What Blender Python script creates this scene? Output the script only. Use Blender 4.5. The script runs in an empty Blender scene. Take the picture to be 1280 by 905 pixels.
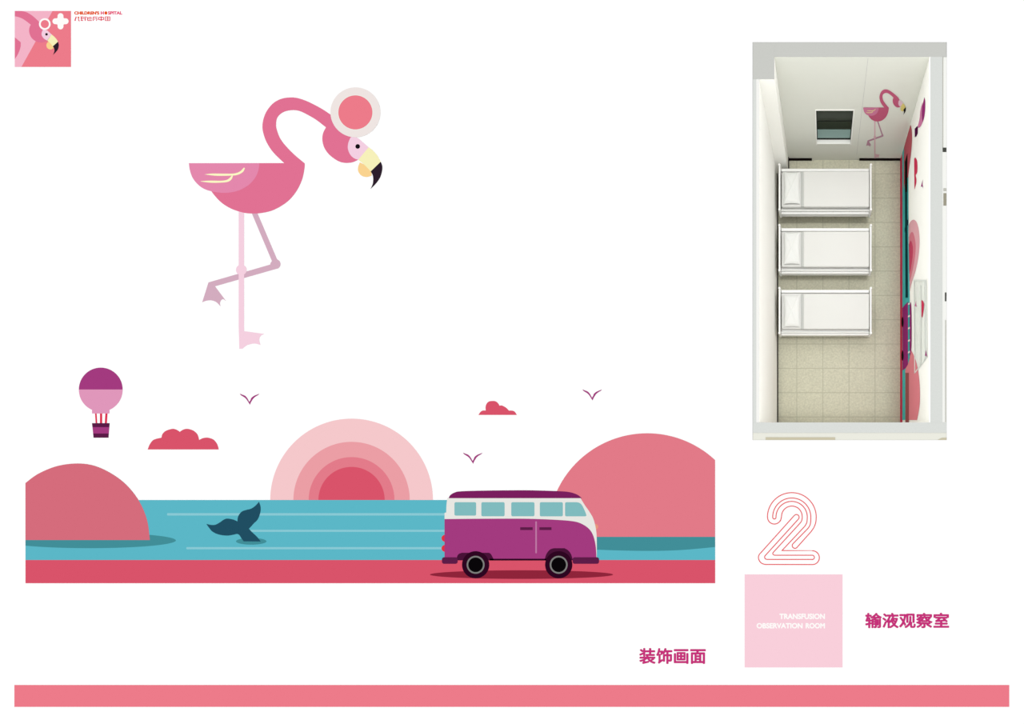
import bpy, math, random
from mathutils import Vector

random.seed(4)
C = bpy.context.scene.collection
U = 0.0138                       # metres per unit of the board's grid
VX, VY, D = 1031.0, 532.0, 503.0 # point of the board below the camera, camera height
DEPTH = 195.7                    # depth of the modelled room (2.7 m)
E = 1.95                         # light falling on the board (world + sun)

def W(x, y, d=0.0):
    """board grid -> world; d = units below the board's surface"""
    return Vector(((x - 640) * U, (452.5 - y) * U, -d * U))

# ------------------------------------------------------------------ materials
def lin(c):
    c = c / 255.0
    return c / 12.92 if c <= 0.04045 else ((c + 0.055) / 1.055) ** 2.4

MATS = {}
def mat(name, rgb, k=1.0 / E, rough=0.9, spec=0.0, speck=0.0, scale=60):
    if name in MATS: return MATS[name]
    m = bpy.data.materials.new(name); m.use_nodes = True
    nt = m.node_tree; b = nt.nodes['Principled BSDF']
    col = [min(1.0, lin(v) * k) for v in rgb]
    b.inputs['Base Color'].default_value = (*col, 1)
    b.inputs['Roughness'].default_value = rough
    b.inputs['Specular IOR Level'].default_value = spec
    n = nt.nodes.new('ShaderNodeTexNoise'); n.inputs['Scale'].default_value = scale; n.inputs['Detail'].default_value = 3
    tc = nt.nodes.new('ShaderNodeTexCoord'); nt.links.new(tc.outputs['Object'], n.inputs['Vector'])
    mr = nt.nodes.new('ShaderNodeMapRange')
    a = max(speck, 0.006)
    mr.inputs['From Min'].default_value = 0.25; mr.inputs['From Max'].default_value = 0.75
    mr.inputs['To Min'].default_value = 1 - a; mr.inputs['To Max'].default_value = 1 + a
    nt.links.new(n.outputs['Fac'], mr.inputs['Value'])
    vm = nt.nodes.new('ShaderNodeVectorMath'); vm.operation = 'SCALE'
    vm.inputs[0].default_value = col
    nt.links.new(mr.outputs['Result'], vm.inputs['Scale'])
    nt.links.new(vm.outputs[0], b.inputs['Base Color'])
    MATS[name] = m
    return m

PAL = dict(
    board=(255,255,255), coral=(237,123,138), pale_pink=(244,180,200), pink=(225,113,147), wing=(228,136,173),
    cream=(252,248,196), mirror_rim=(239,229,226), mirror_line=(238,243,235), face=(244,207,226), bill=(247,241,186),
    pouch=(250,211,143), bill_tip=(45,30,44), eye=(18,14,20), leg_light=(245,208,224), leg_dark=(211,172,191),
    plum=(163,58,127), balloon_pink=(224,151,187), dark_plum=(91,27,71), rope=(222,45,80), red=(217,83,106),
    hill_left=(213,108,124), hill_right=(226,122,136), sun_outer=(245,200,203), sun_mid=(235,158,165), sun_inner=(227,123,138),
    sea=(91,183,199), wave=(137,201,212), sea_dark=(65,142,152), whale=(32,78,98), roof=(122,30,94), van_white=(232,231,226),
    glass=(128,187,190), bumper=(93,28,72), tyre=(46,6,33), hub=(9,6,9), rim=(126,126,124), seam=(190,122,165),
    arch=(72,18,55), oval=(143,36,58), tail=(222,50,66), lamp=(232,150,125), line2=(232,88,95), square=(249,207,219),
    white=(255,252,250), magenta=(198,50,122), orange=(232,80,6), hot=(226,38,78), rose=(234,84,122), olive=(255,255,255))
def M(k): return mat(k, PAL[k])

# ------------------------------------------------------------------ object helpers
def thing(name, label, cat, loc, group=None):
    o = bpy.data.objects.new(name, None); C.objects.link(o)
    o.location = loc; o['label'] = label; o['category'] = cat
    o.empty_display_size = 0.1
    if group: o['group'] = group
    return o
def origin(o):
    v = Vector((0, 0, 0))
    while o is not None:
        v = v + Vector(o.location); o = o.parent
    return v
def link(name, verts, faces, m, parent=None, loc=None, label=None, smooth=False):
    base = origin(parent) if parent else Vector((0, 0, 0))
    if loc is None: loc = base
    me = bpy.data.meshes.new(name)
    me.from_pydata([tuple(Vector(v) - loc) for v in verts], [], faces)
    me.validate(); me.update()
    import bmesh
    bm = bmesh.new(); bm.from_mesh(me); bmesh.ops.recalc_face_normals(bm, faces=bm.faces); bm.to_mesh(me); bm.free()
    if smooth:
        for p in me.polygons: p.use_smooth = True
    for mm in (m if isinstance(m, (list, tuple)) else [m]): me.materials.append(mm)
    o = bpy.data.objects.new(name, me); C.objects.link(o)
    o.parent = parent; o.location = loc - base
    if label: o['label'] = label
    return o
def tag(o, label, cat, group=None):
    o['label'] = label; o['category'] = cat
    if group: o['group'] = group
    return o
def dup(root, loc, label=None):
    r = root.copy(); C.objects.link(r); r.location = loc
    if label: r['label'] = label
    for ch in list(root.children):
        c = ch.copy(); C.objects.link(c); c.parent = r
        for g in list(ch.children):
            e = g.copy(); C.objects.link(e); e.parent = c
    return r

class MB:
    def __init__(s): s.v = []; s.f = []
    def add(s, vs, fs):
        b = len(s.v); s.v += [Vector(v) for v in vs]; s.f += [tuple(b + i for i in f) for f in fs]; return s
    def prism(s, top, ext):
        """top: planar 3D outline; ext: vector to the back face"""
        n = len(top); top = [Vector(p) for p in top]; bot = [p + ext for p in top]
        fs = [tuple(range(n)), tuple(range(2 * n - 1, n - 1, -1))]
        fs += [(i, i + n, (i + 1) % n + n, (i + 1) % n) for i in range(n)]
        return s.add(top + bot, fs)
    def box(s, a, b):
        x0, y0, z0 = a; x1, y1, z1 = b
        return s.prism([(x0,y0,z1),(x1,y0,z1),(x1,y1,z1),(x0,y1,z1)], Vector((0,0,z0-z1)))
    def build(s, name, m, parent=None, **k): return link(name, s.v, s.f, m, parent, **k)

# layers of the board: level L sits on level L-1
LT = 0.0002
def flat(pts, L=1, mb=None):
    mb = mb or MB()
    z = 0.0003 + L * LT
    return mb.prism([W(x, y) + Vector((0, 0, z)) for x, y in pts], Vector((0, 0, -(LT - 0.00005))))
def piece(name, pts, m, parent=None, L=1, label=None, **k):
    mb = MB()
    for p in (pts if isinstance(pts[0], list) else [pts]): flat(p, L, mb)
    return mb.build(name, M(m), parent, label=label, **k)

def cat_rom(pts, n=6):
    if len(pts) < 3: return list(pts)
    q = [pts[0]] + list(pts) + [pts[-1]]; out = []
    for i in range(1, len(q) - 2):
        p0, p1, p2, p3 = q[i-1], q[i], q[i+1], q[i+2]
        for k in range(n):
            t = k / n
            out.append(tuple(0.5 * (2*p1[a] + (p2[a]-p0[a])*t + (2*p0[a]-5*p1[a]+4*p2[a]-p3[a])*t*t + (3*p1[a]-p0[a]-3*p2[a]+p3[a])*t**3) for a in (0,1)))
    out.append(tuple(pts[-1]))
    return out
def sm(*segs):
    """smooth segments joined at corners"""
    out = []
    for s in segs:
        for p in cat_rom(s):
            if not out or math.hypot(p[0]-out[-1][0], p[1]-out[-1][1]) > 0.02: out.append((p[0], p[1]))
    if math.hypot(out[0][0]-out[-1][0], out[0][1]-out[-1][1]) < 0.02: out.pop()
    return out
def zo(pts, s, ox, oy): return [(ox + x / s, oy + y / s) for x, y in pts]
def ell(cx, cy, a, b=None, t0=0, t1=360, n=72):
    b = b or a
    full = abs(t1 - t0) >= 360
    return [(cx + a*math.cos(math.radians(t0+(t1-t0)*i/n)), cy + b*math.sin(math.radians(t0+(t1-t0)*i/n))) for i in range(n if full else n+1)]
def rect(x0, y0, x1, y1): return [(x0,y0),(x1,y0),(x1,y1),(x0,y1)]
def rrect(x0, y0, x1, y1, r, n=6):
    o = []
    for cx, cy, t in ((x1-r,y0+r,-90),(x1-r,y1-r,0),(x0+r,y1-r,90),(x0+r,y0+r,180)):
        o += [(cx+r*math.cos(math.radians(t+90*i/n)), cy+r*math.sin(math.radians(t+90*i/n))) for i in range(n+1)]
    return o

# ------------------------------------------------------------------ the board
HX0, HY0, HX1, HY1 = 940.7, 52.7, 1183.45, 550.1     # opening for the room
BX0, BY0, BX1, BY1 = -260, -200, 1540, 1105
b = MB()
def slab(mb, x0, y0, x1, y1, z1=0.0, z0=-0.12):
    p = W(x0, y1); q = W(x1, y0); return mb.box((p.x, p.y, z0), (q.x, q.y, z1))
slab(b, BX0, BY0, HX0, BY1); slab(b, HX1, BY0, BX1, BY1); slab(b, HX0, BY0, HX1, HY0); slab(b, HX0, HY1, HX1, BY1)
o = b.build('presentation_board', mat('board_white', (255,255,255), k=1.02/E)); o['kind'] = 'structure'  # horizontal white presentation board carrying the artwork, no wall of the room

# ------------------------------------------------------------------ logo tile
z = lambda p: zo(p, 11.31, 15, 10)
t = thing('logo_tile', 'small square coral logo tile with flamingo head and white cross', 'logo', W(53.6, 48.7))
piece('tile', rect(18.5,13.7,88.8,83.7), 'coral', t, 1)
piece('pale_panel', [(18.5,13.7),(65.8,13.7),(26.9,83.7),(18.5,83.7)], 'pale_pink', t, 2)
piece('neck', sm(z([(40,42),(130,42)]), z([(130,42),(200,58),(280,103),(350,163),(400,215)]), z([(400,215),(450,300)]), z([(450,300),(425,340),(420,385),(445,425),(500,462)]),
      z([(500,462),(460,480),(410,487),(340,472),(280,425),(250,365),(243,315),(250,270),(268,238)]), z([(268,238),(210,192),(150,152),(90,128),(40,118)])), 'pink', t, 3)
piece('body', sm(z([(40,415),(125,485)]), z([(125,485),(122,550),(100,620),(70,680),(40,722)])), 'pink', t, 3)
f = piece('face', sm(z([(440,305),(470,308),(500,318)]), z([(500,318),(562,375)]), z([(562,375),(500,462)]), z([(500,462),(455,435),(425,395),(420,355),(440,305)])), 'face', t, 4)
piece('eye', ell(*z([(490,373)])[0], 1.6), 'eye', f, 5)
piece('pouch', ell(*z([(545,529)])[0], 5.1), 'pouch', t, 3)
piece('bill', sm(z([(562,375),(605,412),(635,448),(652,477)]), z([(652,477),(578,543)]), z([(578,543),(545,500),(498,460)]), z([(498,460),(562,375)])), 'bill', t, 4)
piece('bill_tip', sm(z([(652,477),(663,530),(645,595),(580,665)]), z([(580,665),(600,615),(598,575),(578,543)]), z([(578,543),(652,477)])), 'bill_tip', t, 5)
hm = piece('head_mirror', ell(*z([(466,228)])[0], 7.3), 'white', t, 5)
piece('mirror_disc', ell(*z([(466,228)])[0], 5.05), 'coral', hm, 6)
cx, cy = z([(687,188)])[0]; r, l, k = 3.7, 10.1, 1.1
arm = []
for q in range(4):
    seg = [(l-r+r*math.cos(math.radians(a)), r*math.sin(math.radians(a))) for a in range(-90, 91, 15)] + [(r+k,r),(r+k*.3,r+k*.3),(r,r+k)]
    c_, s_ = math.cos(math.radians(90*q)), math.sin(math.radians(90*q))
    arm += [(cx+x*c_-y*s_, cy+x*s_+y*c_) for x, y in seg]
piece('white_cross', arm, 'white', t, 2)

# ------------------------------------------------------------------ lettering
def text_mesh(body, bold=0.0):
    """outline of a text; a heavier weight comes from copies of the outline shifted by a hair"""
    cu = bpy.data.curves.new('t', 'FONT'); cu.body = body; cu.size = 1; cu.resolution_u = 5; cu.fill_mode = 'FRONT'
    ob = bpy.data.objects.new('t', cu); C.objects.link(ob)
    dg = bpy.context.evaluated_depsgraph_get(); dg.update()
    me = bpy.data.meshes.new_from_object(ob.evaluated_get(dg))
    vs0 = [v.co.copy() for v in me.vertices]; fs0 = [tuple(p.vertices) for p in me.polygons]
    bpy.data.objects.remove(ob); bpy.data.curves.remove(cu); bpy.data.meshes.remove(me)
    vs, fs = [], []
    ring = [(0, 0)] + ([(bold*math.cos(math.radians(a)), bold*math.sin(math.radians(a))) for a in range(0, 360, 45)] if bold else [])
    for i, (dx, dy) in enumerate(ring):
        b = len(vs); vs += [Vector((v.x+dx, v.y+dy, i*1.0)) for v in vs0]; fs += [tuple(b+k for k in f) for f in fs0]
    return vs, fs
def letters(name, body, box, m, parent=None, L=1, bold=0.0, label=None):
    vs, fs = text_mesh(body, bold)
    x0 = min(v.x for v in vs); x1 = max(v.x for v in vs); y0 = min(v.y for v in vs); y1 = max(v.y for v in vs)
    bx0, by0, bx1, by1 = box
    z = 0.0003 + L * LT
    top = [W(bx0 + (v.x-x0)/(x1-x0)*(bx1-bx0), by1 - (v.y-y0)/(y1-y0)*(by1-by0)) + Vector((0,0,z + v.z*0.000005)) for v in vs]
    # solid letters: top faces, bottom faces and the edge walls
    cnt = {}
    for f in fs:
        for i in range(len(f)):
            e = (f[i], f[(i+1) % len(f)]); cnt[frozenset(e)] = cnt.get(frozenset(e), []) + [e]
    n = len(top); allv = top + [v + Vector((0,0,-(LT-0.00005))) for v in top]
    F = list(fs) + [tuple(i+n for i in reversed(f)) for f in fs]
    for k, es in cnt.items():
        if len(es) == 1: a, c = es[0]; F.append((a, c, c+n, a+n))
    me = bpy.data.meshes.new(name); loc = origin(parent) if parent else (W((bx0+bx1)/2, by1))
    me.from_pydata([tuple(v - loc) for v in allv], [], F); me.update(); me.materials.append(M(m))
    o = bpy.data.objects.new(name, me); C.objects.link(o); o.parent = parent
    if not parent: o.location = loc
    if label: o['label'] = label
    return o

t = thing('hospital_lettering', 'tiny orange and pink capitals beside the logo reading CHILDREN\'S HOSPITAL', 'lettering', W(123, 18), 'logo lettering')
letters('orange_word', "CHILDREN'S", (92.8,14.1,124.2,18.3), 'orange', t, 1, 0.06, 'orange word')
letters('letter', 'H', (125.9,14.1,130,18.3), 'rose', t, 1, 0.06)
piece('solid_dot', ell(132.4,16.2,1.75,2.1), 'orange', t, 1, 'solid orange letter O')
letters('pink_word', 'SPITAL', (134.9,14.1,152.9,18.3), 'rose', t, 1, 0.05)
t = thing('chinese_lettering', 'tiny row of red Chinese characters under the hospital name', 'lettering', W(115, 26), 'logo lettering')
S = []
def st(x0, y0, x1, y1, w=.75):
    dx, dy = x1-x0, y1-y0; l = math.hypot(dx, dy); w *= 1.3; nx, ny = -dy/l*w/2, dx/l*w/2
    return [(x0+nx,y0+ny),(x1+nx,y1+ny),(x1-nx,y1-ny),(x0-nx,y0-ny)]
glyphs = [
 [(95.4,20.8,93.6,25.8,1.0),(93.3,25.6,94.8,25.6,.6),(98.2,23.2,98.2,25.2,.8),(98,25.6,99.6,26.2,.8)],
 [(100.6,21,104,21,.6),(102,21,102,25.8,.9),(100.8,23,103.8,23,.6),(101,25.7,104,25.7,.6),(104.8,21,104.8,24,.6),(106.5,20.6,106.5,26,.9)],
 [(108.2,20.9,109.2,22.4,.7),(109.4,22.4,109.4,25.4,.8),(109,22.5,115,22.5,.55),(111.4,20.8,111.4,22.4,.6),(113.5,20.8,113.5,22.4,.6),(110.6,24,114.6,24,.55),(109.4,25.7,114.8,25.7,.7)],
 [(116.4,21.2,122,21.2,.6),(116.7,21,116.5,26,.8),(118,22.9,121.8,22.9,.6),(120.6,22.9,121.4,24.8,.7),(121.6,24,120.3,26,.7),(118.4,23.8,118.4,24.8,.6)],
 [(123.4,21.6,129.6,21.6,.6),(123.5,21.6,123.5,24.8,.8),(129.4,21.6,129.4,24.8,.8),(123.4,24.7,129.6,24.7,.6),(126.5,20.5,126.5,26,.9)],
 [(131.4,21,137.6,21,.6),(131.6,21,131.6,25.6,.7),(137.4,21,137.4,25.6,.7),(133,22.6,136.2,22.6,.5),(133,24.1,136.2,24.1,.5),(134.6,21,134.6,25.6,.5),(131.4,25.8,137.6,25.8,.6)]]
for i, g in enumerate(glyphs):
    mb = MB()
    for j, s_ in enumerate(g):
        zz = 0.0003 + LT + j*0.000006
        mb.prism([W(x, y)+Vector((0,0,zz)) for x, y in st(*s_)], Vector((0,0,-(LT-0.00005))))
    mb.build('character', M('hot'), t)
piece('orange_dot', ell(98.1,21.9,1.0,1.15), 'orange', t, 2, 'orange dot')

# ------------------------------------------------------------------ flamingo outlines (shared by the big one and the one in the room)
FL = {}
FL['body'] = sm([(262,204),(355.3,203.9)], [(355.3,203.9),(341.9,190.8),(333.4,178),(329.1,165.9),(328.1,157.4),(329.7,147.7),(334,138),(341.9,128.8),(351.6,123.6),(361.3,121.9),(371,122.4),(382,125.8),(392.9,130.9),(403.9,137),(413,143.1)],
   [(413,143.1),(434,158)], [(434,158),(444,172)], [(444,172),(446,185)], [(446,185),(448,199.6)],
   [(448,199.6),(441.6,202.6),(434.4,203.7),(427,202.9),(419.7,199.6),(411.2,192.9),(405.3,184.3),(403,174.8),(403.9,166.6),(407.5,159.2)],
   [(407.5,159.2),(395.4,149.9),(384.4,143.4),(374.7,138.9),(366.8,137.7),(358.9,138.6),(352.2,141.4),(346.7,147.1),(345.2,155),(346.1,162.3),(350.4,173.2),(357.7,182.9),(368.6,193.9),(381,204.3)],
   [(381,204.3),(380.6,211),(377.5,225),(370,240),(358.8,252.5),(342.5,262.3),(327.5,266.2),(316.3,266.9),(305,266),(290,261.3),(277.5,253.8),(268.8,245),(263.5,238)], [(263.5,238),(262,204)])
FL['wing'] = sm([(236.2,204),(237.4,212.5),(241,222.5),(247.5,230.6),(255,236),(263.8,239),(272.5,240.6),(280,241.1),(290,240.3),(300,237.5),(310,231.9),(317.5,224.4),(322.5,215),(324.6,204)], [(324.6,204),(236.2,204)])
FL['streak1'] = sm([(255.6,218.1),(265,217),(280,217.1),(292.5,216.9),(300,214.4),(305,209.4)],[(305,209.4),(306.3,210.4)],[(306.3,210.4),(303.8,215),(297.5,218.5),(290,219.5),(271.3,219.8),(255.6,218.1)])
FL['streak2'] = sm([(251,226.5),(262.5,225.8),(277.5,225.9),(285,224.2),(290,219.4)],[(290,219.4),(291.4,219.6)],[(291.4,219.6),(289.4,224.4),(285,227.3),(277.5,228.3),(263.8,228.5),(251,226.9)])
FL['face'] = sm([(438.4,171.6),(443.2,171.2),(448,172.9)],[(448,172.9),(460.9,184.1)],[(460.9,184.1),(448,199.8)],[(448,199.8),(442.4,197.7),(437.6,192.9),(434.9,185.5),(435.6,178.2),(438.4,171.6)])
FL['pouch'] = sm([(449.9,203),(447.7,208.9),(448,214.5),(452,219.6),(458.5,221.3),(464.6,219.6)],[(464.6,219.6),(463.6,214.2),(456,206)],[(456,206),(449.9,203)])
FL['bill'] = sm([(460.9,184.1),(466,188),(471.5,194.2),(476,202.3)],[(476,202.3),(463.6,214.4)],[(463.6,214.4),(456,206.5),(448,199.7)],[(448,199.7),(460.9,184.1)])
FL['tip'] = sm([(476,202.2),(477.9,207.3),(477.7,213.7),(475.3,221.7),(470.5,228.9),(463.3,236.3)],[(463.3,236.3),(466,229.7),(466.6,223.3),(465.7,218.5),(463.4,214.4)],[(463.4,214.4),(476,202.2)])
FL['eye'] = ell(447.2,183.1,2.9)
FL['legL'] = [(298.4,262)] + [(298.4,331.5)] + ell(301.7,337.4,6.7,None,-118,-242,14) + [(298.4,343.5),(298.4,408)] + sm([(298.4,408),(299.2,436)],[(299.2,436),(303,436)],[(303,436),(308,432),(313,430.2),(319,429.5),(325.8,431.3)],[(325.8,431.3),(324.2,425.4),(325.7,420.2),(330.5,417.4)],[(330.5,417.4),(305.2,413.9)]) + [(305.2,343.4)] + ell(301.7,337.4,6.7,None,62,-62,14) + [(305.2,331.4),(305.2,262)]
FL['legD'] = sm([(312.8,262),(339.9,326.3)],[(339.9,326.3),(338.3,328.6),(337.7,330.7)],[(337.7,330.7),(260.6,353)],[(260.6,353),(252.8,377.8)],[(252.8,377.8),(258.2,375.9),(264.3,375.5),(270.4,377.7),(275.7,383)],[(275.7,383),(275.1,378.9),(276.3,375.6),(278.8,374),(282.6,376.3)],[(282.6,376.3),(268.9,357.9)],[(268.9,357.9),(344.5,336.4)],[(344.5,336.4),(348.5,335),(350.7,331),(349.8,326.8),(346.3,323.9)],[(346.3,323.9),(320,262)])
ORDER = [('leg','legD','leg_dark',1,'darker pink leg, bent back'),('leg','legL','leg_light',2,'pale pink straight leg'),('body','body','pink',3,None),('wing','wing','wing',4,'lighter pink wing'),
         ('face','face','face',4,'pale pink face'),('pouch','pouch','pouch',4,'orange underside of the bill'),('bill','bill','bill',5,'pale yellow bill'),('bill_tip','tip','bill_tip',6,'black bill tip')]
t = thing('flamingo', 'large pink flamingo standing on one leg wearing a round head mirror', 'flamingo', W(318, 436), None)
for nm, k, m, L, lb in ORDER:
    p = piece(nm, FL[k], m, t, L, lb)
    if k == 'wing':
        piece('feather_streak', FL['streak1'], 'cream', p, 5, 'cream feather streak'); piece('feather_streak', FL['streak2'], 'cream', p, 5, 'cream feather streak')
    if k == 'face': piece('eye', FL['eye'], 'eye', p, 5)
hm = piece('head_mirror', ell(444.4,140.5,31.2,None,0,360,110), 'mirror_rim', t, 7, 'round head mirror')
piece('mirror_edge', ell(444.4,140.6,22.0,None,0,360,90), 'mirror_line', hm, 8)
piece('mirror_disc', ell(444.4,140.6,21.3,None,0,360,90), 'coral', hm, 9, 'coral disc')

# ------------------------------------------------------------------ balloon, clouds, birds
t = thing('hot_air_balloon', 'small purple and pink hot air balloon with a banded basket', 'balloon', W(126, 547))
piece('envelope', ell(126,486.9,27.4,None,180,360,40), 'plum', t, 1, 'purple upper half')
a = math.degrees(math.acos(10.9/27.4))
piece('lower_envelope', [(153.4,486.9)] + ell(126,487.2,27.4,None,2,a,20) + [(136.9,516.9),(115.1,516.9)] + ell(126,487.2,27.4,None,180-a,178,20) + [(98.6,486.9)], 'balloon_pink', t, 1, 'pink lower half')
for q in ([(118.8,516.9),(120.9,516.9),(121.6,529),(119.6,529)], rect(125,516.9,127.8,529), [(131.7,516.9),(134.5,516.9),(133.7,529),(131,529)]):
    piece('rope', q, 'rope', t, 1)
bk = piece('basket', [(115.1,528.9),(137.2,528.9),(135.7,547.2),(117,547.2)], 'plum', t, 2)
piece('basket_band', [(115.1,528.9),(137.2,528.9),(136.8,533.9),(115.6,533.9)], 'dark_plum', bk, 3)
piece('basket_band', [(116.45,541.9),(136.15,541.9),(135.7,547.2),(117,547.2)], 'dark_plum', bk, 3)

z = lambda p: zo(p, 4.923, 80, 440)
c = piece('cloud', sm(z([(515,600),(528,568),(552,540),(600,527)]), z([(600,527),(605,507),(625,486),(665,473),(690,477),(713,491)]), z([(713,491),(735,477),(762,473),(797,484),(822,508),(832,541)]), z([(832,541),(855,530),(885,527),(920,539),(943,567),(953,600)])), 'red', loc=W(229, 562))
tag(c, 'wide red three-humped cloud to the right of the balloon', 'cloud', 'clouds of the large picture')
z = lambda p: zo(p, 18.29, 590, 490)
c = piece('cloud', sm(z([(145,525),(195,455),(245,425),(315,422)]), z([(315,422),(310,345),(330,275),(375,225),(430,207),(520,207),(575,235),(612,278),(630,314)]), z([(630,314),(672,306),(730,328),(790,368),(845,425)]), z([(845,425),(910,425),(975,448),(1028,525)])), 'red', loc=W(622, 519))
tag(c, 'small red cloud above the camper van', 'cloud', 'clouds of the large picture')
BIRD = sm([(299.7,491.9),(303,493.3),(306.2,494.6),(308.6,496.9),(310.5,500),(311.7,502.4)], [(311.7,502.4),(313.1,500),(314.2,497.4),(317.3,494.9),(321,493.3),(324.4,492)], [(324.4,492),(322.5,494),(319.6,495.7),(316.9,498),(314.9,500.9),(313.6,503.2),(312.5,506)], [(312.5,506),(310.9,503.6),(309.2,500.9),(306.9,497.9),(303.8,495.7),(301,493.9),(299.7,491.9)])
bird = piece('bird', BIRD, 'plum', loc=W(312, 506))
tag(bird, 'thin purple bird in flight above the sun, right of the balloon', 'bird', 'birds of the large picture')
for dx, dy, lb in ((428.3,-5.3,'thin purple bird in flight above the right-hand hill'), (279,73.8,'thin purple bird in flight just above the roof of the van')):
    q = bird.copy(); C.objects.link(q); q.location = W(312+dx, 506+dy); q['label'] = lb

# ------------------------------------------------------------------ sun, sea, hills, ground
t = thing('setting_sun', 'half-round sun of four pink and red rings on the sea horizon', 'sun', W(439.5, 625))
for nm, r, m, L in (('outer_ring',101.7,'sun_outer',1),('middle_ring',72.7,'sun_mid',2),('inner_ring',53.6,'sun_inner',3),('core',41.4,'red',4)):
    piece(nm, ell(439.5,625,r,None,180,360,90), m, t, L)
t = thing('sea', 'long turquoise sea strip with pale wave lines', 'sea', W(463, 700))
piece('water', rect(32,625,894,700), 'sea', t, 5)
for x0, y0, y1 in ((209,641.4,644.4),(312,662.2,664.8),(233,683.8,686.6)): piece('wave_line', rrect(x0,y0,600,y1,1.0), 'wave', t, 6)
g = piece('ground', rect(32,700,894,729), 'red', None, 5, loc=W(463, 729))
tag(g, 'long red ground strip running below the sea and the van', 'ground')
t = thing('hill', 'rosy rounded hill at the left end of the sea', 'hill', W(110, 675), 'hills of the large picture')
piece('drawn_shadow', ell(112,675.5,108,9.7,-60,0,30)[:0] + [(32,668.5)] + [p for p in ell(112,675.5,108,9.7,-137.8,137.8,80)] , 'sea_dark', t, 6)  # left hill's shadow, drawn on the water in darker sea colour
piece('mound', sm([(32,603.8),(47.5,592.5),(70,583),(94,579.4),(116,581.6),(137.5,590.8),(157.5,605.5),(174,626.3),(184,650),(187.5,675)],[(187.5,675),(32,675)]), 'hill_left', t, 7)
t = thing('hill', 'larger salmon pink hill behind the van at the right end', 'hill', W(809, 671), 'hills of the large picture')
piece('drawn_shadow', sm([(700,671),(894,671)],[(894,671),(894,683.8)],[(894,683.8),(850,687.6),(809,688.6),(760,687.6),(700,685)],[(700,685),(700,671)]), 'sea_dark', t, 6)  # right hill's shadow on the sea, drawn as a darker shape
th = math.degrees(math.asin((893.9-809)/124.3))
piece('mound', ell(809,665.9,124.3,None,178,270+th,80) + [(893.9,671),(684.8,671)], 'hill_right', t, 7)

t = thing('whale_tail', 'dark blue whale tail rising out of the turquoise sea', 'whale', W(314, 680))
z = lambda p: zo(p, 12.93, 250, 620)
piece('ripple', ell(314.2,676.6,19,4.2), 'sea_dark', t, 7, 'darker oval ripple')
piece('fluke', sm(z([(105,450),(180,467),(250,464),(320,428),(390,380),(450,365),(540,381),(608,410)]), z([(608,410),(614,345),(645,285),(690,245),(760,222),(830,203),(900,155),(955,93)]),
      z([(955,93),(978,160),(983,230),(965,310),(930,385),(870,445),(830,490),(793,530)]), z([(793,530),(850,590),(920,655),(985,735)]), z([(985,735),(708,733)]), z([(708,733),(670,680),(635,628),(600,612)]), z([(600,612),(520,630),(430,640),(310,623),(210,580),(150,515),(105,450)])), 'whale', t, 8)

# ------------------------------------------------------------------ camper van
t = thing('camper_van', 'purple and white camper van driving on the red ground', 'van', W(652, 723))
piece('drawn_shadow', ell(652,718.2,114.5,5.4), 'oval', t, 6, 'dark red shadow drawn below the wheels')  # the van's cast shadow, drawn in dark red on the ground
piece('headlamp', ell(744.6,658.4,3.3), 'lamp', t, 8, 'small peach headlamp')
for yy in (672.8, 685.4): piece('tail_light', ell(556.3,yy,4.3), 'tail', t, 8, 'red tail light')
cab = piece('cabin', sm([(559.3,622.4),(725.6,622.4)],[(725.6,622.4),(731.2,631.5),(736.8,639.5),(741.5,647.8),(744.4,658),(745.8,668),(746.1,680),(746.1,697)],[(746.1,697),(555.8,697)],[(555.8,697),(555.8,641.2)],[(555.8,641.2),(557.9,640.4)],[(557.9,640.4),(558.2,631.5),(559.3,622.4)]), 'van_white', t, 9, 'off-white cabin')
piece('roof', sm([(560.9,622.7),(562.9,619),(568.2,615.7),(576.8,614.1),(608.6,613.2),(655,612.8),(680,613.3),(700,614),(710,614.8),(717,616.4),(722.9,619),(727.4,622.7)],[(727.4,622.7),(560.9,622.7)]), 'roof', t, 10, 'dark purple roof')
piece('lower_body', sm([(555.8,648.8),(600,648.4),(650,648.3),(676.5,648.9),(696.4,649.8),(712.3,651),(722.9,653),(732.2,657.6),(738.8,664),(742.8,673),(744.9,684),(745.7,698)],[(745.7,698),(745.7,699.4)],[(745.7,699.4),(555.8,699.4)],[(555.8,699.4),(555.8,648.8)]), 'plum', t, 10, 'purple lower body')
piece('sill', rect(612,698.3,684,700.6), 'tyre', t, 11)
for x0, x1, y1 in ((568.2,595.3,644.5),(601.8,630.9,645.3),(639.2,668.2,645.3),(674.9,703.7,645.4)):
    piece('window', rrect(x0,627.7,x1,y1,1.8), 'glass', t, 10)
piece('window', sm([(706.4,629.4),(706.9,628.2),(708,627.7)],[(708,627.7),(720.5,627.7)],[(720.5,627.7),(724.5,628.6),(727.5,631.4),(730.2,636.5),(732.9,643.3),(732.6,644.9),(731,645.4)],[(731,645.4),(708,645.4)],[(708,645.4),(706.9,645),(706.4,643.8)],[(706.4,643.8),(706.4,629.4)]), 'glass', t, 10)
piece('door_handle', rect(650.4,659,666,662.5), 'bumper', t, 11); piece('door_handle', rect(674.4,659,689.5,662.5), 'bumper', t, 11)
piece('door_seam', rrect(669.3,651.6,671.2,691.6,.8), 'seam', t, 11, 'pale door seam')
piece('wheel_arch', sm([(571.1,700.4),(571.4,696),(573.5,692.5),(577.5,690.9)],[(577.5,690.9),(611,690.9)],[(611,690.9),(613.9,692.7),(617.9,700.4)]), 'arch', t, 11)
piece('wheel_arch', sm([(680.6,700.4),(683.1,692.5),(687.5,687),(692.4,685.2)],[(692.4,685.2),(705.7,685.2)],[(705.7,685.2),(710.3,687.9),(713.8,692.5),(716.3,700.4)]), 'arch', t, 11)
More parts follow.
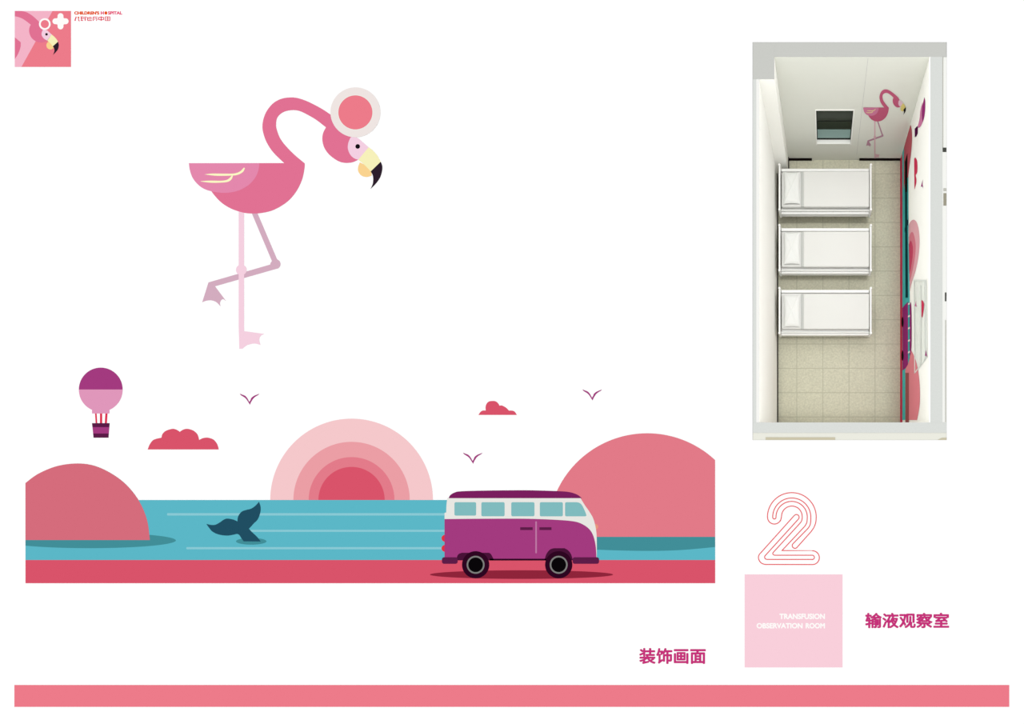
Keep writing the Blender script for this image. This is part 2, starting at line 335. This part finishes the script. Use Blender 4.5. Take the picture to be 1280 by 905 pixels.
piece('bumper', rrect(552.6,696.5,572.2,704.7,2.6), 'bumper', t, 12); piece('bumper', rrect(715.9,696.5,748.9,704.7,2.6), 'bumper', t, 12)
for cx in (594.7, 698.5):
    w = piece('wheel', ell(cx,705.9,17,None), 'tyre', t, 13)
    piece('rim', ell(cx,705.9,11.2), 'rim', w, 14, 'grey rim'); piece('hub', ell(cx,705.9,9.2), 'hub', w, 15)

# ------------------------------------------------------------------ number 2, square, captions, bar
def arc(cx, cy, r, a0, a1, n=24): return [(cx+r*math.cos(math.radians(a0+(a1-a0)*i/n)), cy+r*math.sin(math.radians(a0+(a1-a0)*i/n))) for i in range(n+1)]
path = (arc(410,340,251,180,360,48) + cat_rom([(661,340),(656,395),(638,445),(608,490)]) + arc(442,634,28,48,222,12) + [(575,458)] + cat_rom([(575,458),(596,425),(604,385),(605,340)]) +
  arc(409,340,196,0,-180,40) + arc(230,343,17,180,0,10) + arc(408,340,161,180,360,36) + cat_rom([(569,340),(566,385),(558,410),(543,435)]) + [(318,674.5),(308,685),(320,685),(625,685)] + arc(622,758,71,-90,90,18) +
  [(135,828)] + cat_rom([(135,828),(100,816),(76,790),(66,757),(74,727),(93,705)]) + [(435,324)] + arc(457,342,28,-145,42,14) + cat_rom([(145,727),(131,745),(135,768),(155,776)]) + [(620,776)] + arc(620,755,22,90,-90,12) +
  [(235,733)] + cat_rom([(235,733),(218,726),(214,712),(224,698)]) + [(490,408)] + cat_rom([(490,408),(510,380),(517,345),(515,320)]) + arc(410,333,106,-8,-172,28) + cat_rom([(305,322),(300,355),(292,380)]) + arc(230,342,70,32,180,20))
pp = []
for x, y in path:
    q = (940 + x/8.232, 605 + y/8.232)
    if not pp or math.hypot(q[0]-pp[-1][0], q[1]-pp[-1][1]) > 0.12: pp.append(q)
n = len(pp); hw = 0.62; ins, outs = [], []
for i in range(n):
    a, b2, c2 = pp[i-1], pp[i], pp[(i+1) % n]
    d1 = Vector((b2[0]-a[0], b2[1]-a[1])).normalized(); d2 = Vector((c2[0]-b2[0], c2[1]-b2[1])).normalized()
    m1 = (d1 + d2); m1 = m1.normalized() if m1.length > .3 else d1
    nx = Vector((-m1.y, m1.x)); sc = min(1.8, 1/max(.5, nx.dot(Vector((-d1.y, d1.x)))))
    ins.append((b2[0]+nx.x*hw*sc, b2[1]+nx.y*hw*sc)); outs.append((b2[0]-nx.x*hw*sc, b2[1]-nx.y*hw*sc))
z1 = Vector((0,0,.0003+LT)); z0 = Vector((0,0,.00035))
vs = [W(*p)+z1 for p in ins] + [W(*p)+z1 for p in outs] + [W(*p)+z0 for p in ins] + [W(*p)+z0 for p in outs]
fs = []
for i in range(n):
    j = (i+1) % n
    fs += [(i,j,j+n,i+n), (i+2*n,i+3*n,j+3*n,j+2*n), (i,i+2*n,j+2*n,j), (i+n,j+n,j+3*n,i+3*n)]
o = link('number_two', vs, fs, M('line2'), None, loc=W(987, 706))
tag(o, 'outlined number 2 drawn in thin red double lines above the pink square', 'numeral')

t = thing('name_panel', 'pale pink square panel with two lines of white capitals', 'panel', W(992, 834))
piece('panel', rect(930.8,718,1053.2,834.3), 'square', t, 1)
letters('word', 'TRANSFUSION', (974.2,766.9,1031.2,774), 'white', t, 2, 0.045)
letters('word', 'OBSERVATION', (945.7,778.7,1003.3,785.6), 'white', t, 2, 0.045); letters('word', 'ROOM', (1007,778.7,1031.2,785.6), 'white', t, 2, 0.045)
for s_, x0, y0, x1, y1, lb, in (('输液观察室',1082.2,765.8,1186.3,785.3,'five bold magenta Chinese characters right of the pink square'),('装饰画面',799.6,810,882.2,830.1,'four bold magenta Chinese characters below the large picture')):
    t = thing('chinese_caption', lb, 'lettering', W((x0+x1)/2, y1), 'magenta captions')
    k = len(s_); vs, fs = text_mesh(s_, 0.032); adv = (x1-x0)/(k-0.06)
    # one character per part, each placed in its own cell
    X0 = min(v.x for v in vs); X1 = max(v.x for v in vs); Y0 = min(v.y for v in vs); Y1 = max(v.y for v in vs)
    for i, ch in enumerate(s_):
        v2, f2 = text_mesh(ch, 0.032)
        a0 = min(v.x for v in v2); a1 = max(v.x for v in v2); c0 = min(v.y for v in v2); c1 = max(v.y for v in v2)
        # position inside the whole line, from the glyph's own cell of width (X1-X0)/k
        cell = 1.0 * (X1-X0+0.08)/k
        gx0 = X0 - 0.04 + i*cell + (cell-(a1-a0))/2
        sx = (x1-x0)/(X1-X0); sy = (y1-y0)/(Y1-Y0)
        letters('character', ch, (x0+(gx0-X0)*sx, y1-(c1-Y0)*sy, x0+(gx0-X0+a1-a0)*sx, y1-(c0-Y0)*sy), 'magenta', t, 1, 0.032)
o = piece('border_bar', rect(18,856.2,1261.6,883.6), 'coral', loc=W(640, 883.6))
tag(o, 'long coral bar across the foot of the white board', 'bar')

# ================================================================== the room seen from above
K = 1.0 / E
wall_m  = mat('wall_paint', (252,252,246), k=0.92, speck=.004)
backw_m = mat('far_wall_shaded', (236,238,228), k=0.80)  # greyer than the side walls: the far wall's shade is in the colour
cap_dk  = mat('wall_cap_grey', (203,204,199), k=K, speck=.02, scale=40)
cap_lt  = mat('wall_cap_light', (220,223,219), k=K, speck=.03, scale=40)
cap_wt  = mat('wall_edge_white', (246,246,242), k=K)
black_m = mat('black_skirting', (26,20,20), k=1.0)
metal_m = mat('bed_white', (250,250,247), k=0.82, rough=.4, spec=.3)
FX0, FX1, FY0, FY1 = 949.0, 1162.0, 71.0, 541.0
def rbox(mb, x0, y0, x1, y1, d0, d1):
    """box in board grid; d0 = depth of its top, d1 = depth of its bottom"""
    p = W(x0, y1, d1); q = W(x1, y0, d0); return mb.box(tuple(p), tuple(q))
def struct(name, mb, m, parent=None):
    o = mb.build(name, m, parent)
    if parent is None: o['kind'] = 'structure'
    return o
# floor
fm = bpy.data.materials.new('speckled_floor_tiles'); fm.use_nodes = True; nt = fm.node_tree; bs = nt.nodes['Principled BSDF']
tc = nt.nodes.new('ShaderNodeTexCoord')
def mth(op, a, b=None):
    n_ = nt.nodes.new('ShaderNodeMath'); n_.operation = op
    for i, v in enumerate((a, b)):
        if v is None: continue
        if isinstance(v, (int, float)): n_.inputs[i].default_value = v
        else: nt.links.new(v, n_.inputs[i])
    return n_.outputs[0]
sp = nt.nodes.new('ShaderNodeSeparateXYZ'); nt.links.new(tc.outputs['Object'], sp.inputs[0])
def joint(axis, off, per, w):
    a = mth('FRACT', mth('ADD', mth('DIVIDE', mth('SUBTRACT', axis, off), per), 50.5))
    return mth('LESS_THAN', mth('ABSOLUTE', mth('SUBTRACT', a, .5)), w/per)
s72 = 0.72
xj = (VX + (996-VX)/s72 - 640)*U; yj = (452.5 - (VY + (430-VY)/s72))*U
jx = joint(sp.outputs['X'], xj, 32.6/s72*U, .011); jy = joint(sp.outputs['Y'], yj, 30.4/s72*U, .011)
jj = mth('MAXIMUM', jx, jy)
n1 = nt.nodes.new('ShaderNodeTexNoise'); n1.inputs['Scale'].default_value = 26; n1.inputs['Detail'].default_value = 4; nt.links.new(tc.outputs['Object'], n1.inputs['Vector'])
n2 = nt.nodes.new('ShaderNodeTexNoise'); n2.inputs['Scale'].default_value = 3.5; nt.links.new(tc.outputs['Object'], n2.inputs['Vector'])
cr = nt.nodes.new('ShaderNodeValToRGB'); el = cr.color_ramp.elements
FA = [lin(v)*.82 for v in (206,204,182)]
el[0].position = .3; el[0].color = (*[c*.86 for c in FA], 1); el[1].position = .72; el[1].color = (*[min(1,c*1.14) for c in FA], 1)
nt.links.new(mth('ADD', mth('MULTIPLY', n1.outputs['Fac'], .85), mth('MULTIPLY', n2.outputs['Fac'], .15)), cr.inputs[0])
mx = nt.nodes.new('ShaderNodeMix'); mx.data_type = 'RGBA'
nt.links.new(mth('MULTIPLY', jj, .7), mx.inputs[0]); nt.links.new(cr.outputs[0], mx.inputs[6]); mx.inputs[7].default_value = (*[c*.72 for c in FA], 1)
nt.links.new(mx.outputs[2], bs.inputs['Base Color']); bs.inputs['Roughness'].default_value = .8; bs.inputs['Specular IOR Level'].default_value = .05
struct('floor', rbox(MB(), 941, 53, 1178, 550, DEPTH, DEPTH+8), fm)

g = 0.05
# far wall with a window opening
def bk(x, y):          # picture position on the far wall -> board x, depth
    s = (VY - y) / (VY - FY0); return VX + (x-VX)/s, D*(1/s-1)
wx0, wd0 = bk(1020, 138); wx1, wd1 = bk(1066, 180)
wx1 = bk(1067, 138)[0]
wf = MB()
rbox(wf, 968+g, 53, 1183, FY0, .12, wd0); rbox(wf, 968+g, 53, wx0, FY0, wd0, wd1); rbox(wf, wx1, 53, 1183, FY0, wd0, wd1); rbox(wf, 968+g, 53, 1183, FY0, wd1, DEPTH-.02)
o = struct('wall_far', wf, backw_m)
struct('wall_cap', rbox(MB(), 968+g, 53, 1183, FY0, -.06, .11), cap_dk, o)
for sx, sw in ((1085, .45),):
    struct('panel_joint', rbox(MB(), sx, FY0, sx+sw, FY0+.12, 2, 182), cap_wt, o)
# column in the corner
o = struct('wall_column', rbox(MB(), 941, 53, 968, 99, .12, DEPTH-.02), wall_m)
struct('wall_cap', rbox(MB(), 941, 53, 968, 99, -.06, .11), cap_dk, o)
# left wall
o = struct('wall_left', rbox(MB(), 941, 99+g, 949, 528-g, .12, DEPTH-.02), wall_m)
struct('wall_cap', rbox(MB(), 941, 99+g, 945.4, 528-g, -.06, .11), cap_lt, o)
struct('wall_edge', rbox(MB(), 945.4, 99+g, 949, 528-g, -.06, .11), cap_wt, o)
# right wall
o = struct('wall_right', rbox(MB(), 1162, FY0+g, 1178, 528-g, .12, DEPTH-.02), wall_m)
struct('wall_cap', rbox(MB(), 1162.6, FY0+g, 1178, 528-g, -.06, .11), cap_lt, o)
# near wall
o = struct('wall_near', rbox(MB(), 941, 528, 1183, 541, .12, DEPTH-.02), wall_m)
struct('wall_cap', rbox(MB(), 941, 528, 1183.4, 541, -.06, .11), cap_lt, o)
# slices of the neighbouring rooms
tr_m = mat('passage_floor', (236,236,225), k=K)
o = struct('trim_1', rbox(MB(), 941, 541+g, 1183.4, 550, .3, 8), tr_m)
door_m = mat('beige_frame', (205,198,172), k=K)
struct('trim_2', rbox(MB(), 957, 546.6, 1044, 550, -.02, .25), door_m)
struct('trim_3', MB().prism([W(x, y, -.02) for x, y in ((1172,550),(1177,547.4),(1183,547),(1183,550))], Vector((0,0,-.27*U))), door_m)
struct('trim_4', rbox(MB(), 1178+g, FY0+g, 1183.4, 528-g, .3, 8), mat('passage_white', (247,248,243), k=K))
dk_m = mat('dark_post', (74,76,70), k=K); kh = mat('khaki_post', (160,156,138), k=K); gy = mat('grey_post', (196,196,186), k=K)
for i, (x0, y0, x1, y1, m_) in enumerate(((1178.4,184.5,1183,189.8,dk_m),(1179.4,235.2,1183,238.6,gy),(1179.4,241.4,1183,256.8,kh),(1181.2,365.5,1183,376.5,dk_m),(1178.2,71.3,1179.1,184,gy),(1181.6,400,1182.6,527.5,gy))):
    struct('trim_%d' % (5+i), rbox(MB(), x0, y0, x1, y1, -.02, .25), m_)

# skirtings
struct('baseboard_left', rbox(MB(), 949, 99, 950.2, 528-g, DEPTH-8, DEPTH-.02), black_m)
def on_far(y_top, x0, x1):
    a = VX + (x0-VX)/.72; c_ = VX + (x1-VX)/.72
    return a, c_
a0, a1 = on_far(200, 986.5, 1015); o = struct('baseboard_far', rbox(MB(), a0, FY0, a1, FY0+1.2, DEPTH-5, DEPTH-.02), black_m)
a0, a1 = on_far(200, 1074, 1131); struct('baseboard_far', rbox(MB(), a0, FY0, a1, FY0+1.2, DEPTH-5, DEPTH-.02), black_m)
struct('baseboard_column', rbox(MB(), 968+g, FY0, 969.2, 99, DEPTH-8, DEPTH-.02), black_m)

# window of the far wall
gl = mat('dark_window_glass', (44,52,42), k=1.0, rough=.15, spec=.5)
gl2 = mat('pale_blue_pane', (150,180,176), k=.8, rough=.3, spec=.3)
dkf = mat('dark_window_frame', (20,24,20), k=1.0, rough=.4, spec=.3)
rev = mat('window_reveal', (250,250,245), k=.95)
win = MB(); rbox(win, wx0+.02, 60, wx1-.02, 64, wd0+.02, wd1-.02); w_ = struct('window_1', win, dkf)
h = wd1-wd0
struct('pane', rbox(MB(), wx0+1.2, 64, wx1-1.2, 64.4, wd0+1.5, wd0+h*.40), gl, w_)
struct('pane', rbox(MB(), wx0+1.2, 64, wx1-1.2, 64.4, wd0+h*.43, wd0+h*.66), gl, w_)
struct('lower_pane', rbox(MB(), wx0+1.2, 64, wx1-1.2, 64.6, wd0+h*.67, wd0+h*.93), gl2, w_)
fr = MB()
rbox(fr, wx0-1.2, FY0+.02, wx0, FY0+.5, wd0-1.6, wd1+1.5); rbox(fr, wx1, FY0+.02, wx1+1.2, FY0+.5, wd0-1.6, wd1+1.5); rbox(fr, wx0, FY0+.02, wx1, FY0+.5, wd0-1.6, wd0)
struct('window_trim', fr, rev, w_)
struct('window_sill', rbox(MB(), wx0+.05, 64.7, wx1-.05, FY0+.4, wd1-1.2, wd1-.02), rev, w_)

# ------------------------------------------------------------------ beds
FLZ = -DEPTH*U
def bed():
    cx, cy = 1031.6, 144.4
    base = W(cx, cy, DEPTH)
    t = thing('hospital_bed', '', 'bed', base, 'hospital beds along the left wall')
    L2 = 76*U; W2 = 38.3*U
    B = lambda x0,y0,z0,x1,y1,z1: ((base.x+x0, base.y+y0, base.z+z0), (base.x+x1, base.y+y1, base.z+z1))
    def bev(o, w=.01, seg=3):
        m = o.modifiers.new('b', 'BEVEL'); m.width = w; m.segments = seg; m.limit_method = 'ANGLE'
        return o
    top = .63
    # frame: deck, long side members and cross members
    f = MB()
    f.box(*B(-L2+.05,-W2+.015,.36, L2-.05,-W2+.075,.46)); f.box(*B(-L2+.05,W2-.075,.36, L2-.05,W2-.015,.46))
    f.box(*B(-L2+.05,-W2+.08,.38, L2-.05,W2-.08,.42))
    f.box(*B(-L2+.05,-W2+.012,.33, L2-.05,-W2+.03,.46)); f.box(*B(-L2+.05,W2-.03,.33, L2-.05,W2-.012,.46))
    bev(f.build('frame', metal_m, t), .008)
    for sx, nm in ((-1,'head_board'), (1,'foot_board')):
        p = MB(); x = sx*(L2-.022)
        p.box(*B(x-.018,-W2+.03,.30, x+.018,W2-.03,top-.02))
        bev(p.build(nm, metal_m, t), .014)
        for sy in (-1,1):
            l = MB(); y = sy*(W2-.025); n_ = 14
            ring = [(base.x+x+.026*math.cos(2*math.pi*i/n_), base.y+y+.026*math.sin(2*math.pi*i/n_), base.z+top) for i in range(n_)]
            l.prism(ring, Vector((0,0,-.33))); bev(l.build('corner_post', metal_m, t), .008)
            l = MB(); y = sy*(W2-.20); xl = sx*(L2-.16)
            ring = [(base.x+xl+.02*math.cos(2*math.pi*i/n_), base.y+y+.02*math.sin(2*math.pi*i/n_), base.z+.38) for i in range(n_)]
            l.prism(ring, Vector((0,0,-.31)))
            lo = l.build('leg', metal_m, t)
            w = MB()
            ring = [(base.x+xl+.05*math.cos(2*math.pi*i/18), base.y+y-.014, base.z+.05+.05*math.sin(2*math.pi*i/18)) for i in range(18)]
            w.prism(ring, Vector((0,.028,0))); w.build('castor', mat('castor_grey', (120,122,120), k=1), lo)
    mb = MB(); mb.box(*B(-L2+.06,-.393,.425, L2-.055,.393,.54)); bev(mb.build('mattress', mat('mattress_sheet', (238,238,234), k=.76), t), .035, 4)
    q = MB(); q.box(*B(-L2+.552,-.402,.47, L2-.05,.402,.556)); bev(q.build('quilt', mat('quilt_white', (238,238,233), k=.70), t), .028, 4)
    q = MB(); q.box(*B(-L2+.495,-.396,.50, -L2+.60,.396,.5445)); bev(q.build('folded_sheet', mat('folded_grey_sheet', (205,207,202), k=.7), t, label='light grey folded sheet'), .01)
    # pillow with pinched corners and creases
    N = 26; vs = []; fs = []
    px, py, pw, pd = -L2+.302, -.005, .186, .362
    for side in (1,-1):
        for j in range(N+1):
            for i in range(N+1):
                a, b_ = 2*i/N-1, 2*j/N-1
                e = max(0,(1-a**4))**.5 * max(0,(1-b_**4))**.5
                pin = 1 - .07*(1-abs(a)**1.5)*0 - .10*(1-min(1,abs(b_)**2)) * abs(a)*0
                sx_ = a*pw*(1-.10*(1-b_*b_)); sy_ = b_*pd*(1-.05*(1-a*a))
                cre = .012*math.exp(-((abs(a)-abs(b_)*.9)/.09)**2) * (abs(b_) < .98)
                zz = .545 + .055 + side*(.052*e) + (cre if side > 0 else 0)
                vs.append((base.x+px+sx_, base.y+py+sy_, base.z+zz))
    for s_ in (0,1):
        o_ = s_*(N+1)**2
        for j in range(N):
            for i in range(N):
                q4 = (o_+j*(N+1)+i, o_+j*(N+1)+i+1, o_+(j+1)*(N+1)+i+1, o_+(j+1)*(N+1)+i)
                fs.append(q4 if s_ == 0 else q4[::-1])
    po = link('pillow', vs, fs, mat('pillow_case', (236,237,233), k=.78), t, smooth=True)
    # guard rails with posts on both long sides
    for sy in (-1,):
        r_ = MB(); y = sy*(W2-.06)
        r_.box(*B(-L2+.05,y-.014,.49, L2-.05,y+.014,.52))
        for k_ in range(6):
            x = -L2+.12+k_*(2*L2-.24)/5
            r_.box(*B(x-.012,y-.010,.455, x+.012,y+.010,.492))
        bev(r_.build('side_rail', mat('rail_grey', (228,229,224), k=.78, rough=.4, spec=.3), t, label='light grey side rail'), .006)
    return t
b0 = bed(); b0['label'] = 'white hospital bed next to the window wall, first of the row'
for yw, lb in ((242.9,'white hospital bed in the middle of the row of three'), (345,'white hospital bed nearest the empty end of the room')):
    dup(b0, W(1031.6, yw, DEPTH), lb)

# ------------------------------------------------------------------ wall pictures inside the room
def RW(px, py, off=.15):                     # picture position -> point on the right wall
    s = (px-VX)/(FX1-off-VX); return W(FX1-off, VY + (py-VY)/s, D*(1/s-1))
def rpiece(name, pts, m, parent=None, L=1, label=None, loc=None):
    mb = MB()
    for p in (pts if isinstance(pts[0], list) else [pts]):
        mb.prism([RW(x, y, .12*L+.1) for x, y in p], Vector((.09*U, 0, 0)))
    return mb.build(name, m, parent, label=label, loc=loc)
def BW(px, py, off=.2):
    yy = FY0 + off; s = (VY-py)/(VY-yy); return W(VX+(px-VX)/s, yy, D*(1/s-1))
KR = 0.80
def RM(nm, rgb, k=KR): return mat('mural_'+nm, rgb, k=k)
m_pink=RM('pink',(201,98,130)); m_wing=RM('wing',(214,130,164)); m_ll=RM('pale_leg',(232,188,200)); m_ld=RM('dark_leg',(190,145,165))
m_face=RM('face',(236,200,215)); m_bill=RM('bill',(232,214,130)); m_blk=RM('black',(30,25,28)); m_cream=RM('cream',(238,225,160))
t = thing('flamingo_decal', 'small pink flamingo picture on the far wall beside the window', 'decal', BW(1095, 198.5), 'pictures on the walls of the room')
tf = lambda p: [(1079+(x-236)*.2207, 134.5+(y-204)*.276) for x, y in p]
fm_ = {'legD':m_ld,'legL':m_ll,'body':m_pink,'wing':m_wing,'face':m_face,'pouch':m_bill,'bill':m_bill,'tip':m_blk}
for nm, k, m, L, lb in ORDER:
    mb = MB(); mb.prism([BW(x, y, .1+.12*L) for x, y in tf(FL[k])], Vector((0,.09*U,0))); mb.build(nm, fm_[k], t)
for k in ('streak1','streak2'):
    MB().prism([BW(x, y, .1+.12*5) for x, y in tf(FL[k])], Vector((0,.09*U,0))).build('feather_streak', m_cream, t)
GP = 'pictures on the walls of the room'
R_red=RM('red',(214,62,94)); R_teal=RM('teal',(84,194,192)); R_hl=RM('hill_left',(198,98,110)); R_hr=RM('hill_right',(236,140,150)); R_plum=RM('plum',(158,52,122))
R_pk=RM('balloon_pink',(218,130,175)); R_dk=RM('dark_plum',(80,20,66)); R_s1=RM('sun1',(236,178,186)); R_s2=RM('sun2',(224,130,146)); R_s3=RM('sun3',(208,80,108)); R_nv=RM('navy',(22,52,72)); R_wh=RM('white',(245,243,235)); R_tg=RM('glass',(70,178,180))
def dec(name, pts, m, label, cat='decal', L=2):
    xs = [p[0] for p in pts]; ys = [p[1] for p in pts]
    o = rpiece(name, pts, m, None, L, loc=RW(min(xs), sum(ys)/len(ys))); return tag(o, label, cat, GP)
dec('ground_decal', [(1125.2,200.3),(1127.6,192),(1127.9,300),(1127.9,528.5),(1125.2,528.5)], R_red, 'thin red ground strip along the foot of the right wall', L=1)
dec('sea_decal', [(1127.9,191.2),(1131,180.5),(1135.4,222),(1135.6,300),(1137.2,380),(1137.2,470),(1131.6,470),(1131.6,525),(1127.9,525)], R_teal, 'long teal sea strip low on the right wall', L=2)
dec('hill_decal', sm([(1130,184),(1133.5,171.5),(1138,156)],[(1138,156),(1139.4,162),(1139.9,172),(1139.2,186),(1137.4,202),(1135.8,214),(1135,222)],[(1135,222),(1132,222)],[(1132,222),(1129.6,237)],[(1129.6,237),(1130,184)]), R_hl, 'dark pink hill picture at the far corner of the right wall', L=3)
dec('hill_decal', sm([(1131.6,463),(1138.4,437)],[(1138.4,437),(1143,446),(1146.6,458),(1149,475),(1149.8,492),(1149.2,508),(1146.2,525)],[(1146.2,525),(1131.6,525)],[(1131.6,525),(1131.6,463)]), R_hr, 'salmon hill picture at the near end of the right wall', L=3)
t = thing('balloon_decal', 'purple hot air balloon picture high on the right wall', 'decal', RW(1145, 165), GP)
rpiece('envelope', sm([(1155.4,121.5),(1156.4,127),(1156.2,138),(1155,147),(1153.3,152.5)],[(1153.3,152.5),(1152.6,146),(1152.8,134),(1155.4,121.5)]), R_plum, t, 2)
rpiece('lower_envelope', sm([(1153,128),(1152.9,140),(1153.3,152.5)],[(1153.3,152.5),(1151,157.5),(1148,160),(1147.4,157)],[(1147.4,157),(1149.4,148),(1150.4,138),(1153,128)]), R_pk, t, 2)
rpiece('basket', [(1143.4,161),(1145.6,158.5),(1147.2,157.5),(1147,167),(1145.4,170.5),(1143.4,171.5)], R_dk, t, 2)
dec('cloud_decal', sm([(1142.6,198.5),(1144,196.6)],[(1144,196.6),(1146.2,201),(1146.7,209),(1146.2,216),(1144.6,219),(1145.4,224),(1145,230),(1143,237)],[(1143,237),(1142.6,198.5)]), R_red, 'narrow red cloud picture below the balloon on the right wall')
dec('bird_decal', [(1151,233.5),(1153.4,224.5),(1153.1,231),(1153.9,234.8),(1152.4,233)], R_plum, 'tiny purple bird picture near the red cloud on the right wall')
t = thing('sun_decal', 'pink ringed half sun picture on the right wall', 'decal', RW(1136, 318), GP)
rpiece('outer_ring', sm([(1135.8,281),(1139,276),(1143,275),(1147,281),(1149.2,296),(1148.6,315),(1145,336),(1139.5,354),(1137.4,364)],[(1137.4,364),(1135.8,281)]), R_s1, t, 2)
rpiece('middle_ring', sm([(1136,296),(1139.5,290),(1142.5,294),(1144.6,308),(1143,326),(1139.6,343),(1136.9,352)],[(1136.9,352),(1136,296)]), R_s2, t, 3)
rpiece('core', sm([(1136,305),(1138.6,301),(1141,309),(1140.6,322),(1138.4,336),(1136.6,342)],[(1136.6,342),(1136,305)]), R_s3, t, 4)
dec('whale_decal', sm([(1130.8,286),(1132,279)],[(1132,279),(1133,272),(1134.4,275),(1135.2,273)],[(1135.2,273),(1135,281),(1132.4,284),(1130.8,291)],[(1130.8,291),(1130.8,286)]), R_nv, 'small navy whale tail picture on the teal sea strip', L=3)
t = thing('van_decal', 'purple camper van picture low on the right wall', 'decal', RW(1128, 420), GP)
rpiece('lower_body', sm([(1128,385),(1132,380),(1135,377.5)],[(1135,377.5),(1135,455)],[(1135,455),(1132,460),(1128.2,463)],[(1128.2,463),(1128,385)]), R_plum, t, 4)
rpiece('roof', sm([(1137,378.5),(1138.6,380),(1139.2,400),(1139.2,430),(1138.2,443)],[(1138.2,443),(1137,445)],[(1137,445),(1137,378.5)]), R_plum, t, 5)
rpiece('window_band', [(1135,378),(1137.2,378),(1137.2,447),(1135,455)], R_tg, t, 5)
for y in (378,393.5,408.5,424,438.5): rpiece('window_post', [(1135,y+1.3),(1137.3,y),(1137.3,y+2.3),(1135,y+3.2)], R_wh, t, 6)
for y in (402.5, 444.5): rpiece('wheel', ell(1128.1,y,1.3,6.4,0,360,24), m_blk, t, 6)
# baseboard showing through the mural, added as raised strips on the right wall
rl = mat('dark_baseboard', (20,62,64), k=1); rl2 = mat('brown_baseboard', (150,84,84), k=1)
t = thing('baseboard_strip', 'dark narrow baseboard showing through the teal strip', 'baseboard', RW(1131, 290))
for nm, q, m in (('skirting_section',[(1131,202.5),(1134,192),(1133.8,240),(1131,240)],black_m),('strip_section',[(1131,240),(1133.6,240),(1134.5,372),(1131.8,372)],rl),('strip_section',[(1131.6,466),(1135.6,466),(1135.6,528),(1131.6,528)],rl2)):
    mb = MB(); mb.prism([RW(x, y, 1.1) for x, y in q], Vector((.3*U,0,0))); mb.build(nm, m, t)
# observation window of the right wall
t = MB(); fmw = mat('window_frame_grey', (222,226,220), k=.9)
gm = bpy.data.materials.new('pale_glass'); gm.use_nodes = True; nt = gm.node_tree
gb = nt.nodes['Principled BSDF']; gb.inputs['Base Color'].default_value = (.86,.93,.90,1); gb.inputs['Roughness'].default_value = .1
tp = nt.nodes.new('ShaderNodeBsdfTransparent'); ms = nt.nodes.new('ShaderNodeMixShader'); ms.inputs[0].default_value = .20
nt.links.new(tp.outputs[0], ms.inputs[1]); nt.links.new(gb.outputs[0], ms.inputs[2]); nt.links.new(ms.outputs[0], nt.nodes['Material Output'].inputs[0])
def rp(q, off, m, nm, parent, th_=.12): 
    mb = MB(); mb.prism([RW(x, y, off) for x, y in q], Vector((th_*U,0,0))); return mb.build(nm, m, parent)
wn = rp([(1142.4,351),(1157.8,351),(1158.6,446),(1150.5,456),(1143.4,466)], .45, gm, 'window_2', None); wn['kind'] = 'structure'
for q in ([(1142,349.6),(1158,349.6),(1158,351.4),(1142,351.4)], [(1142,351.4),(1142.9,351.4),(1143.8,466),(1142.9,467)], [(1155.4,351.4),(1156,351.4),(1156.4,450),(1155.8,450.5)], [(1157.6,351.4),(1158.3,351.4),(1159,446),(1158.3,447)], [(1149.6,357),(1151.6,357),(1151.2,456),(1149.4,457)], [(1143.2,465.4),(1150.5,456),(1158.6,445.4),(1158.9,446.8),(1150.7,457.6),(1143.3,467)]):
    rp(q, .62, fmw, 'window_frame', wn, .1)
dec('cloud_decal', sm([(1151.7,375),(1153.6,376.5),(1155,380.5)],[(1155,380.5),(1154.2,388),(1152.8,397)],[(1152.8,397),(1152,396)],[(1152,396),(1151.7,375)]), R_red, 'short red cloud picture over the pale window on the right wall', L=6)
dec('bird_decal', [(1143.2,383),(1145,376),(1144.8,380),(1145.8,384),(1144.2,382.4)], R_pk, 'faint pink bird picture over the left edge of the pale window', L=6)
dec('bird_decal', [(1156.2,445),(1157.4,437.5),(1157.8,442),(1159.2,446.3),(1157.4,444.4)], R_plum, 'tiny purple bird picture at the lower corner of the pale window', L=7)

# ------------------------------------------------------------------ light
w = bpy.data.worlds.new('World'); bpy.context.scene.world = w; w.use_nodes = True
WS, SUN = 1.63, 0.32         # world radiance; sun adds SUN (as radiance of a white surface)
w.node_tree.nodes['Background'].inputs['Color'].default_value = (1,1,1,1)
w.node_tree.nodes['Background'].inputs['Strength'].default_value = WS
sd = bpy.data.lights.new('sun', 'SUN'); sd.energy = SUN*math.pi; sd.angle = math.radians(12)
so = bpy.data.objects.new('sun', sd); C.objects.link(so); so.location = W(900, 300, -600); so.rotation_euler = (math.radians(3), math.radians(4), 0)

# ------------------------------------------------------------------ camera
cd = bpy.data.cameras.new('camera'); cam = bpy.data.objects.new('camera', cd); C.objects.link(cam)
cam.location = W(VX, VY, -D); cam.rotation_euler = (0,0,0)
cd.sensor_fit = 'HORIZONTAL'; cd.sensor_width = 36; cd.lens = 36*D/1280
cd.shift_x = (640-VX)/1280; cd.shift_y = (VY-452.5)/1280
cd.clip_start = .05; cd.clip_end = 200
sc = bpy.context.scene; sc.camera = cam
sc.view_settings.view_transform = 'Standard'; sc.view_settings.look = 'None'; sc.view_settings.gamma = 1; sc.view_settings.exposure = 0
sc.view_settings.use_curve_mapping = False
